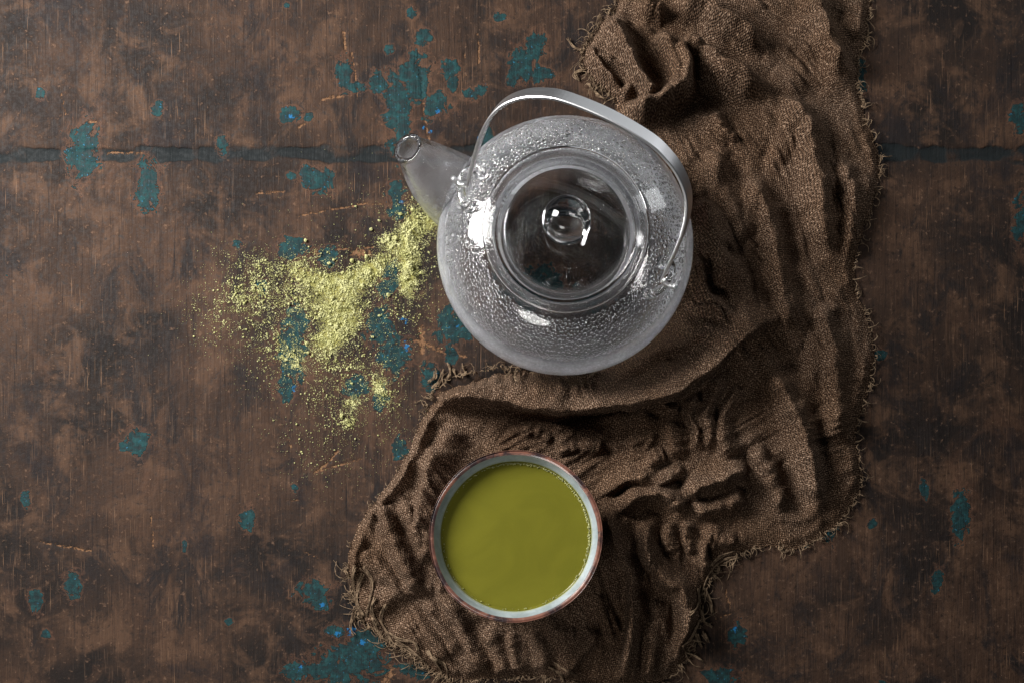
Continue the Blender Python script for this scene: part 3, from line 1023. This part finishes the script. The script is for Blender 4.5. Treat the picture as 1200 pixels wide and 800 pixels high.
rz = 0.0625 - bowl_z
out_prof = bowl_out[2:] + [(0.0549, rz - 0.0024), (0.0545, rz - 0.0007), (0.0533, rz), (0.0518, rz - 0.0005)]
v, f = lathe(spline(out_prof, 60), 160, wobble=wob)
mesh_obj('wall', v, f, M['rim'], bowl)
in_prof = [(0.0518, rz - 0.0005), (0.0513, rz - 0.0018), (0.0497, rz - 0.006), (0.0478, rz - 0.0108), (0.0445, 0.034), (0.036, 0.018), (0.020, 0.009), (0.0, 0.0075)]
v, f = lathe(spline(in_prof, 50), 160, wobble=wob)
inner = mesh_obj('inner_glaze', v, f, M['glaze'], bowl)
v, f = lathe([(0.0255, 0.0), (0.0215, 0.0), (0.020, 0.003), (0.0, 0.0035)], 96)
mesh_obj('foot_ring', v, f, M['rim'], bowl)

tea_z = 0.0520
tea_prof = [(0.0, 0.0), (0.020, 0.0), (0.040, 0.0), (0.0455, 0.0), (0.0470, 0.00012), (0.0478, 0.0006), (0.0482, 0.0011)]
v, f = lathe(spline(tea_prof, 40), 160, wobble=wob)
tea = mesh_obj('matcha_tea', v, f, M['tea'])
tea.location = (BOWL[0], BOWL[1], tea_z)
tag(tea, 'opaque olive green matcha tea filling the bowl', 'tea')
bb = Bag()
rb_ = np.random.default_rng(3)


def ico(r, c, seg=8, rings=5, sz=1.0):
    v = [(c[0], c[1], c[2] + r * sz)]
    for i in range(1, rings):
        p = math.pi * i / rings
        for k in range(seg):
            a = 2 * math.pi * k / seg
            v.append((c[0] + r * math.sin(p) * math.cos(a), c[1] + r * math.sin(p) * math.sin(a), c[2] + r * math.cos(p) * sz))
    v.append((c[0], c[1], c[2] - r * sz))
    f = [(0, 1 + k, 1 + (k + 1) % seg) for k in range(seg)]
    for i in range(rings - 2):
        for k in range(seg):
            a, b = 1 + i * seg + k, 1 + i * seg + (k + 1) % seg
            f.append((a, a + seg, b + seg, b))
    l = len(v) - 1
    o = 1 + (rings - 2) * seg
    f += [(l, o + (k + 1) % seg, o + k) for k in range(seg)]
    return v, f


for k in range(420):
    a = rb_.choice([rb_.normal(0.15, 0.30), rb_.normal(1.75, 0.35), rb_.normal(0.95, 0.3), rb_.uniform(0, 6.28)], p=[.35, .25, .2, .2])
    r = rb_.uniform(0.00022, 0.00062) * (1.25 if abs(a - 0.15) < 0.5 else 0.9)
    d = (0.0476 - r * 0.6 - abs(rb_.normal(0, 0.0005))) * wob(a)
    bb.add(*ico(r, (d * math.cos(a), d * math.sin(a), 0.0006), 8, 5))
tag(mesh_obj('froth_bubbles', bb.v, bb.f, M['froth'], tea), kind='stuff')

# ------------------------------------------------------------------ the teapot
pot = empty('glass_teapot', (POT[0], POT[1], 0.0008))
tag(pot, 'round clear glass teapot misted with condensation, steel bail handle', 'teapot')
tk = 0.0022
outer = [tuple(p) for p in ps]
outer[0] = (0.00001, outer[0][1])
pn = np.gradient(ps, axis=0)
pn /= np.linalg.norm(pn, axis=1, keepdims=True)
nrm2 = np.stack([pn[:, 1], -pn[:, 0]], -1)       # outward
inn = ps - nrm2 * tk
inn[:, 0] = np.maximum(inn[:, 0], 0.00001)
# rolled lip of the opening
lip = [(0.0482, 0.0880), (0.0468, 0.0898), (0.0452, 0.0902), (0.0440, 0.0892), (0.0440, 0.0872), (0.0455, 0.0858)]
prof = outer + lip + [tuple(p) for p in inn[:-3][::-1]]
SEG = 192
v, f = lathe(prof, SEG)
body = mesh_obj('body', v, f, [M['glass'], M['fogged']], pot)
n_out, n_lip = len(outer), len(lip)
npf = len(prof)
mi = np.zeros(len(body.data.polygons), dtype=np.int32)
mi = np.array([1 if (i % (npf - 1)) >= n_out + 3 else 0 for i in range(len(mi))], dtype=np.int32)
body.data.polygons.foreach_set('material_index', mi)
fogv = np.zeros(npf)
for j, (r, z) in enumerate(prof):
    if n_out <= j < n_out + n_lip:
        fg = 0.22
    elif z > 0.052:
        fg = 0.05 * smooth(0.043, 0.050, np.array(r)) + 0.10 * smooth(0.060, 0.072, np.array(r)) + 0.62 * smooth(0.0735, 0.0805, np.array(r))
    else:
        fg = 0.08 * smooth(0.050, 0.062, np.array(r)) + 0.62 * smooth(0.066, 0.079, np.array(r))
    fogv[j] = float(fg)
ang_ = np.repeat(2 * np.pi * np.arange(SEG) / SEG, npf)
attr(body, 'fog', np.tile(fogv, SEG))

# condensation drops on the inside of the shoulder
drops = Bag()
rd = np.random.default_rng(17)
half = [(0.0, 1.0), (0.5, 0.86), (0.85, 0.5), (1.0, 0.06)]
dv, df = [], []
SG = 8
dv.append((0, 0, 1.0))
for (rr, zz) in half[1:]:
    for k in range(SG):
        a = 2 * math.pi * k / SG
        dv.append((rr * math.cos(a), rr * math.sin(a), zz))
df += [(0, 1 + k, 1 + (k + 1) % SG) for k in range(SG)]
for i in range(2):
    for k in range(SG):
        a, b = 1 + i * SG + k, 1 + i * SG + (k + 1) % SG
        df.append((a, a + SG, b + SG, b))
df.append(tuple(1 + 2 * SG + k for k in range(SG))[::-1])
dv = np.array(dv)
up_i = np.where((inn[:, 1] > 0.056))[0][:-4]
su = inn[up_i]
sl = np.concatenate([[0], np.cumsum(np.hypot(*np.diff(su, axis=0).T))])
allv, allf = [], []
nb_ = 0
cells = {}
cnt = 0
for _ in range(60000):
    s = rd.uniform(0, sl[-1])
    r = np.interp(s, sl, su[:, 0])
    z = np.interp(s, sl, su[:, 1])
    if rd.random() > r / 0.081:
        continue
    a = rd.uniform(0, 2 * math.pi)
    zone = 0.5 + 0.5 * math.cos(a - 0.75)                      # coarser towards the upper right
    size = rd.gamma(3.0, 0.18) * (0.00075 + 0.00085 * zone ** 2) + 0.00045
    size *= 0.62 + 0.38 * float(smooth(0.080, 0.066, np.array(r)))
    size = min(size, 0.0019)
    if perlin(np.array([r * math.cos(a) / 0.011]), np.array([r * math.sin(a) / 0.011]), 400)[0] < -0.42 and rd.random() < 0.9:
        continue
    P = np.array([r * math.cos(a), r * math.sin(a), z])
    key = (int(P[0] // 0.0032), int(P[1] // 0.0032))
    ok = True
    for ddx in (-1, 0, 1):
        for ddy in (-1, 0, 1):
            for (Q, sz) in cells.get((key[0] + ddx, key[1] + ddy), ()):
                if np.hypot(P[0] - Q[0], P[1] - Q[1]) < (sz + size) * 0.98:
                    ok = False
                    break
            if not ok:
                break
        if not ok:
            break
    if not ok:
        continue
    cells.setdefault(key, []).append((P, size))
    k_ = int(np.clip(np.searchsorted(sl, s), 0, len(su) - 1))
    nn = nrm2[up_i[k_]]
    N = -np.array([nn[0] * math.cos(a), nn[0] * math.sin(a), nn[1]])
    T = np.array([-math.sin(a), math.cos(a), 0])
    B = np.cross(N, T)
    el = rd.uniform(0.9, 1.35) + (0.7 * zone if rd.random() < 0.3 else 0)
    V = P + N * 0.00002 + size * (dv[:, :1] * T + dv[:, 1:2] * B * el + dv[:, 2:] * N * 0.55)
    allv.append(V)
    allf += [tuple(i + nb_ for i in q) for q in df]
    nb_ += len(dv)
    cnt += 1
    if cnt >= 9000:
        break
print('drops', cnt)
dr_o = mesh_obj('condensation_drops', np.vstack(allv), allf, M['drop'], body)
tag(dr_o, 'beads of water on the inside of the glass', kind='stuff')

# spout
sd = np.array([-0.89, 0.456, 0.0])
sd /= np.linalg.norm(sd)
ss_ = np.array([-sd[1], sd[0], 0.0])
sp_c = [(0.068, 0.037), (0.0795, 0.045), (0.0895, 0.0565), (0.0970, 0.0705), (0.1030, 0.0830), (0.1080, 0.0925)]
sp_r = [0.0255, 0.0240, 0.0208, 0.0166, 0.0122, 0.0086]
cc = spline(sp_c, 40)
rr_ = spline([(x,) for x in sp_r], 40)[:, 0]
SS = 48


def spout_rings(rad_off, order):
    rings = []
    tg = np.gradient(cc, axis=0)
    tg /= np.linalg.norm(tg, axis=1, keepdims=True)
    for k in order:
        c = sd * cc[k, 0] + np.array([0, 0, cc[k, 1]])
        # the mouth is cut level-ish: the last rings tilt
        tt_ = tg[k]
        up = sd * (-tt_[1]) + np.array([0, 0, tt_[0]])
        sideways = ss_
        shift = -sideways * 0.004 * (1 - k / 39.0) * 0
        R = max(rr_[k] - rad_off, 0.001)
        rings.append([c + shift + R * (math.cos(a) * sideways + math.sin(a) * up) for a in np.linspace(0, 2 * math.pi, SS, endpoint=False)])
    return rings


ro = spout_rings(0.0, range(40))
lipring = spout_rings(-0.0012, [39])
ri = spout_rings(0.0020, range(39, -1, -1))
rings = ro[:-1] + lipring + ri
sv_, sf_ = [], []
for rg in rings:
    sv_ += [tuple(x) for x in rg]
nr_ = len(rings)
for i in range(nr_):
    i2 = (i + 1) % nr_
    for s in range(SS):
        s2 = (s + 1) % SS
        sf_.append((i * SS + s, i * SS + s2, i2 * SS + s2, i2 * SS + s))
spout = mesh_obj('spout', sv_, sf_, [M['glass'], M['fogged']], pot)
spout.data.polygons.foreach_set('material_index', np.array([1 if 40 <= i // SS < nr_ - 1 else 0 for i in range(len(sf_))], dtype=np.int32))
sfog = []
for i in range(nr_):
    if i < 40:
        sfog.append(0)
    else:
        q = (i - 40) / 39.0
        sfog.append(0.20 * float(smooth(0.16, 0.40, np.array(q))))
attr(spout, 'fog', np.repeat(sfog, SS))

# lid
lid_z = 0.0905
lid_prof_top = [(0.00001, 0.0072), (0.012, 0.0071), (0.024, 0.0066), (0.034, 0.0056), (0.042, 0.0044), (0.0475, 0.0034), (0.0502, 0.0026), (0.0510, 0.0014), (0.0502, 0.0004),
                (0.0470, 0.0002), (0.0432, 0.0006), (0.0420, -0.0006), (0.0412, -0.0050), (0.0402, -0.0060), (0.0390, -0.0050), (0.0385, 0.0008), (0.0368, 0.0026), (0.030, 0.0036), (0.020, 0.0044), (0.010, 0.0049), (0.00001, 0.0050)]
lp = spline(lid_prof_top, 150)
lp[:, 0] = np.maximum(lp[:, 0], 0.00001)
v, f = lathe([tuple(p) for p in lp], 160)
lid = mesh_obj('lid', v, f, [M['glass'], M['fogged']], pot)
under = [k for k in range(150) if k > 75 and 0.0335 < lp[k, 0] < 0.0495]
lid.data.polygons.foreach_set('material_index', np.array([1 if (i % 149) in set(under) else 0 for i in range(len(f))], dtype=np.int32))
attr(lid, 'fog', np.tile(np.array([0.13 * float(smooth(0.0345, 0.0400, lp[k, 0])) if k > 75 else 0.0 for k in range(150)]), 160))
lid.location = (0, 0, lid_z)
kp = [(0.0052, 0.0068), (0.0050, 0.0096), (0.0060, 0.0116)]
kr, kc = 0.0146, 0.0245
for a in np.linspace(math.radians(-62), math.radians(90), 36):
    kp.append((max(kr * math.cos(a), 0.00001), kc + kr * math.sin(a)))
kp[-1] = (0.00001, kc + kr)
kp = [(0.00001, 0.0068)] + kp
v, f = lathe(kp, 72)
knob = mesh_obj('knob', v, f, M['glass'], lid)

# glass loops for the handle
hu = np.array([0.8990, -0.4380, 0.0])          # along the handle
hn = np.array([0.4380, 0.8990, 0.0])           # the side to which the handle lies
for s in (-1, 1):
    foot_c = hu * s * 0.0615 + np.array([0, 0, 0.0800])
    apex = hu * s * 0.0690 + np.array([0, 0, 0.0975])
    od = apex - foot_c
    pts = [foot_c - od * 0.12 + hn * -0.0105, foot_c + od * 0.35 - hn * 0.0108, foot_c + od * 0.82 - hn * 0.0068, apex,
           foot_c + od * 0.82 + hn * 0.0068, foot_c + od * 0.35 + hn * 0.0108, foot_c - od * 0.12 + hn * 0.0105]
    pth = spline(pts, 40)
    rad = 0.0027 + 0.0016 * np.abs(np.linspace(-1, 1, 40)) ** 4
    v, f = tube(pth, rad, 16)
    mesh_obj('handle_loop', v, f, M['lug'], pot)

# steel bail handle
th = math.radians(35)
hv = hn * math.sin(th) + np.array([0, 0, 1]) * math.cos(th)
hw = np.cross(hu, hv)
half_arch = [(0.0665, -0.004), (0.0655, 0.008), (0.0650, 0.020), (0.0635, 0.037), (0.0605, 0.052), (0.0555, 0.0640), (0.0475, 0.0735), (0.0380, 0.0800), (0.0250, 0.0848), (0.0, 0.0870)]
half_arch = [(x * (1.0 + 0.03 * max(0.0, min(y / 0.05, 1.0))), y) for (x, y) in half_arch]
full = half_arch + [(-x, y) for (x, y) in half_arch[-2::-1]]
ap = spline(full, 150)
origin = np.array([0, 0, 0.0955])
tg = np.gradient(ap, axis=0)
tg /= np.linalg.norm(tg, axis=1, keepdims=True)
hv_, uvs = [], []
al = np.concatenate([[0], np.cumsum(np.hypot(*np.diff(ap, axis=0).T))])
for k in range(150):
    d_end = min(al[k], al[-1] - al[k])
    wid = 0.0014 + 0.0034 * float(smooth(0.006, 0.050, np.array(d_end)))
    thk = 0.0010 + 0.0003 * float(smooth(0.03, 0.0, np.array(d_end)))
    c = origin + hu * ap[k, 0] + hv * ap[k, 1]
    nn = np.array([tg[k, 1], -tg[k, 0]])
    nn3 = hu * nn[0] + hv * nn[1]
    bev = min(thk * 0.45, wid * 0.3)
    for (a, b) in [(-wid, -thk + bev), (-wid + bev, -thk), (wid - bev, -thk), (wid, -thk + bev), (wid, thk - bev), (wid - bev, thk), (-wid + bev, thk), (-wid, thk - bev)]:
        hv_.append(tuple(c + hw * a + nn3 * b))
        uvs.append((al[k], a))
hf = []
for k in range(149):
    for s in range(8):
        s2 = (s + 1) % 8
        hf.append((k * 8 + s, k * 8 + s2, (k + 1) * 8 + s2, (k + 1) * 8 + s))
hf.append(tuple(range(8))[::-1])
hf.append(tuple(149 * 8 + s for s in range(8)))
handle = mesh_obj('handle', hv_, hf, M['steel'], pot, smooth_shade=False)
ul = handle.data.uv_layers.new(name='UVMap')
for lp_ in handle.data.loops:
    ul.data[lp_.index].uv = uvs[lp_.vertex_index]
# hooks that pass through the loops
for s in (-1, 1):
    e = origin + hu * s * 0.0665 + hv * -0.004
    pts = [e + hv * 0.003, e, e + hu * s * 0.003 - np.array([0, 0, 0.003]), e + hu * s * 0.0070 - np.array([0, 0, 0.0022]), e + hu * s * 0.0088 + np.array([0, 0, 0.0016])]
    v, f = tube(spline(pts, 24), np.linspace(0.0015, 0.0017, 24), 10)
    hk = mesh_obj('hook', v, f, M['steel'], handle)
    hk.data.uv_layers.new(name='UVMap')

# ------------------------------------------------------------------ the powder
t_ = (1 + 5 ** 0.5) / 2
iv = np.array([(-1, t_, 0), (1, t_, 0), (-1, -t_, 0), (1, -t_, 0), (0, -1, t_), (0, 1, t_), (0, -1, -t_), (0, 1, -t_), (t_, 0, -1), (t_, 0, 1), (-t_, 0, -1), (-t_, 0, 1)])
iv /= np.linalg.norm(iv[0])
iF = np.array([(0, 11, 5), (0, 5, 1), (0, 1, 7), (0, 7, 10), (0, 10, 11), (1, 5, 9), (5, 11, 4), (11, 10, 2), (10, 7, 6), (7, 1, 8),
               (3, 9, 4), (3, 4, 2), (3, 2, 6), (3, 6, 8), (3, 8, 9), (4, 9, 5), (2, 4, 11), (6, 2, 10), (8, 6, 7), (9, 8, 1)])
rp_ = np.random.default_rng(11)
C_, S_ = [], []
for (cx, cy, rx, ry, a, n, s, hh) in powder_blobs:
    g = rp_.normal(0, 0.55, (n, 2))
    u, v = g[:, 0] * rx, g[:, 1] * ry
    # crumbly outline: pull particles towards a clumpy noise
    x = cx + u * math.cos(a) - v * math.sin(a)
    y = cy + u * math.sin(a) + v * math.cos(a)
    cl = perlin(x / 7.0, y / 7.0, 300) + 0.6 * perlin(x / 18.0, y / 18.0, 301)
    keepm = rp_.random(n) < np.clip(0.48 + 1.2 * cl, 0.05, 1)
    x, y, g = x[keepm], y[keepm], g[keepm]
    m_ = len(x)
    rad = np.clip(rp_.lognormal(math.log(0.00030), 0.45, m_) * (0.6 + 0.5 * s), 0.00014, 0.00080)
    zt = hh / 1000 * np.exp(-(g ** 2).sum(1) * 1.3) * np.clip(0.65 + 0.7 * perlin(x / 9, y / 9, 302), 0.05, 1.4)
    z = zt * np.sqrt(rp_.random(m_)) + rad * 0.5
    wx_, wy_ = W(x, y)
    C_.append(np.stack([wx_, wy_, z], -1))
    S_.append(rad)
# bigger crumbs
lumps = [(482, 246, 3.2), (463, 281, 3.8), (454, 279, 3.2), (434, 269, 2.6), (444, 258, 2.0), (416, 242, 1.8), (478, 283, 3.2), (477, 312, 3.4), (386, 309, 3.0), (393, 303, 2.2), (362, 336, 2.6),
         (372, 345, 2.6), (390, 350, 4.0), (359, 282, 2.6), (413, 307, 3.4), (430, 301, 3.0), (407, 432, 2.2), (359, 402, 2.6), (419, 404, 2.2), (437, 395, 2.0), (445, 370, 2.2), (462, 362, 2.0),
         (400, 486, 3.0), (409, 497, 2.4), (360, 412, 2.2), (340, 357, 2.6), (455, 345, 2.4), (395, 382, 3.2), (470, 253, 2.4), (490, 255, 2.6), (350, 330, 2.8), (375, 322, 2.6), (425, 335, 2.8), (435, 325, 2.6)]
for (x, y, r) in lumps:
    x, y = x + rp_.normal(0, 1), y + rp_.normal(0, 1)
    wx_, wy_ = W(x, y)
    R = r * H / F
    sq = rp_.uniform(0.55, 1.35, 2)
    for q in range(60):
        dvec = rp_.normal(0, 1, 3)
        dvec /= np.linalg.norm(dvec)
        rr = R * rp_.uniform(0.12, 0.34)
        C_.append(np.array([[wx_, wy_, R * 0.75]]) + dvec * (R - rr) * rp_.uniform(.55, 1.0) * np.array([sq[0], sq[1], .7]))
        S_.append(np.array([rr]))
    C_.append(np.array([[wx_, wy_, R * 0.75]]))
    S_.append(np.array([R * 0.50]))
C_, S_ = np.vstack(C_), np.concatenate(S_)
# keep powder off the pot
rpp = np.hypot(C_[:, 0] - POT[0], C_[:, 1] - POT[1])
okp = rpp > 0.078
C_, S_ = C_[okp], S_[okp]
N_ = len(C_)
qr = rp_.normal(0, 1, (N_, 4))
qr /= np.linalg.norm(qr, axis=1, keepdims=True)
w_, x_, y_, z_ = qr.T
R3 = np.stack([1 - 2 * (y_ * y_ + z_ * z_), 2 * (x_ * y_ - z_ * w_), 2 * (x_ * z_ + y_ * w_),
               2 * (x_ * y_ + z_ * w_), 1 - 2 * (x_ * x_ + z_ * z_), 2 * (y_ * z_ - x_ * w_),
               2 * (x_ * z_ - y_ * w_), 2 * (y_ * z_ + x_ * w_), 1 - 2 * (x_ * x_ + y_ * y_)], -1).reshape(N_, 3, 3)
pv = np.einsum('nij,kj->nki', R3, iv) * (S_[:, None, None] * rp_.uniform(0.72, 1.22, (N_, 12, 1)))
pv = pv + C_[:, None, :]
pf = (iF[None] + 12 * np.arange(N_)[:, None, None]).reshape(-1, 3)
# the finest dust: eight-sided grains
ov = np.array([(1, 0, 0), (-1, 0, 0), (0, 1, 0), (0, -1, 0), (0, 0, 1), (0, 0, -1)], float)
oF = np.array([(0, 2, 4), (2, 1, 4), (1, 3, 4), (3, 0, 4), (2, 0, 5), (1, 2, 5), (3, 1, 5), (0, 3, 5)])
D_, T_ = [], []
for (cx, cy, rx, ry, a, n, s, hh) in powder_blobs:
    n2_ = int(n * 1.3) + 250
    g = rp_.normal(0, 0.85, (n2_, 2))
    u, v = g[:, 0] * rx, g[:, 1] * ry
    x = cx + u * math.cos(a) - v * math.sin(a)
    y = cy + u * math.sin(a) + v * math.cos(a)
    km = rp_.random(n2_) < np.clip(0.5 + 1.3 * perlin(x / 9.0, y / 9.0, 310), 0.05, 1)
    wx_, wy_ = W(x[km], y[km])
    rad = rp_.uniform(0.00010, 0.00030, km.sum())
    zt = 0.9 * hh / 1000 * np.exp(-(g[km] ** 2).sum(1) * 1.3) * np.clip(0.65 + 0.7 * perlin(x[km] / 9, y[km] / 9, 302), 0.05, 1.4)
    D_.append(np.stack([wx_, wy_, rad * 0.7 + 0.0002 + zt * rp_.random(km.sum())], -1))
    T_.append(rad)
D_, T_ = np.vstack(D_), np.concatenate(T_)
okp = np.hypot(D_[:, 0] - POT[0], D_[:, 1] - POT[1]) > 0.078
D_, T_ = D_[okp], T_[okp]
dvx = D_[:, None, :] + ov[None] * (T_[:, None, None] * rp_.uniform(0.6, 1.3, (len(T_), 6, 1)))
pv_all = np.vstack([pv.reshape(-1, 3), dvx.reshape(-1, 3)])
pf_all = np.vstack([pf, (oF[None] + 6 * np.arange(len(T_))[:, None, None]).reshape(-1, 3) + 12 * N_])
powder = mesh_obj('matcha_powder', pv_all, pf_all, M['powder'])
print('dust', len(T_))
tag(powder, 'yellow green matcha powder spilled on the wood beside the teapot spout', 'powder', 'stuff')
print('particles', N_)
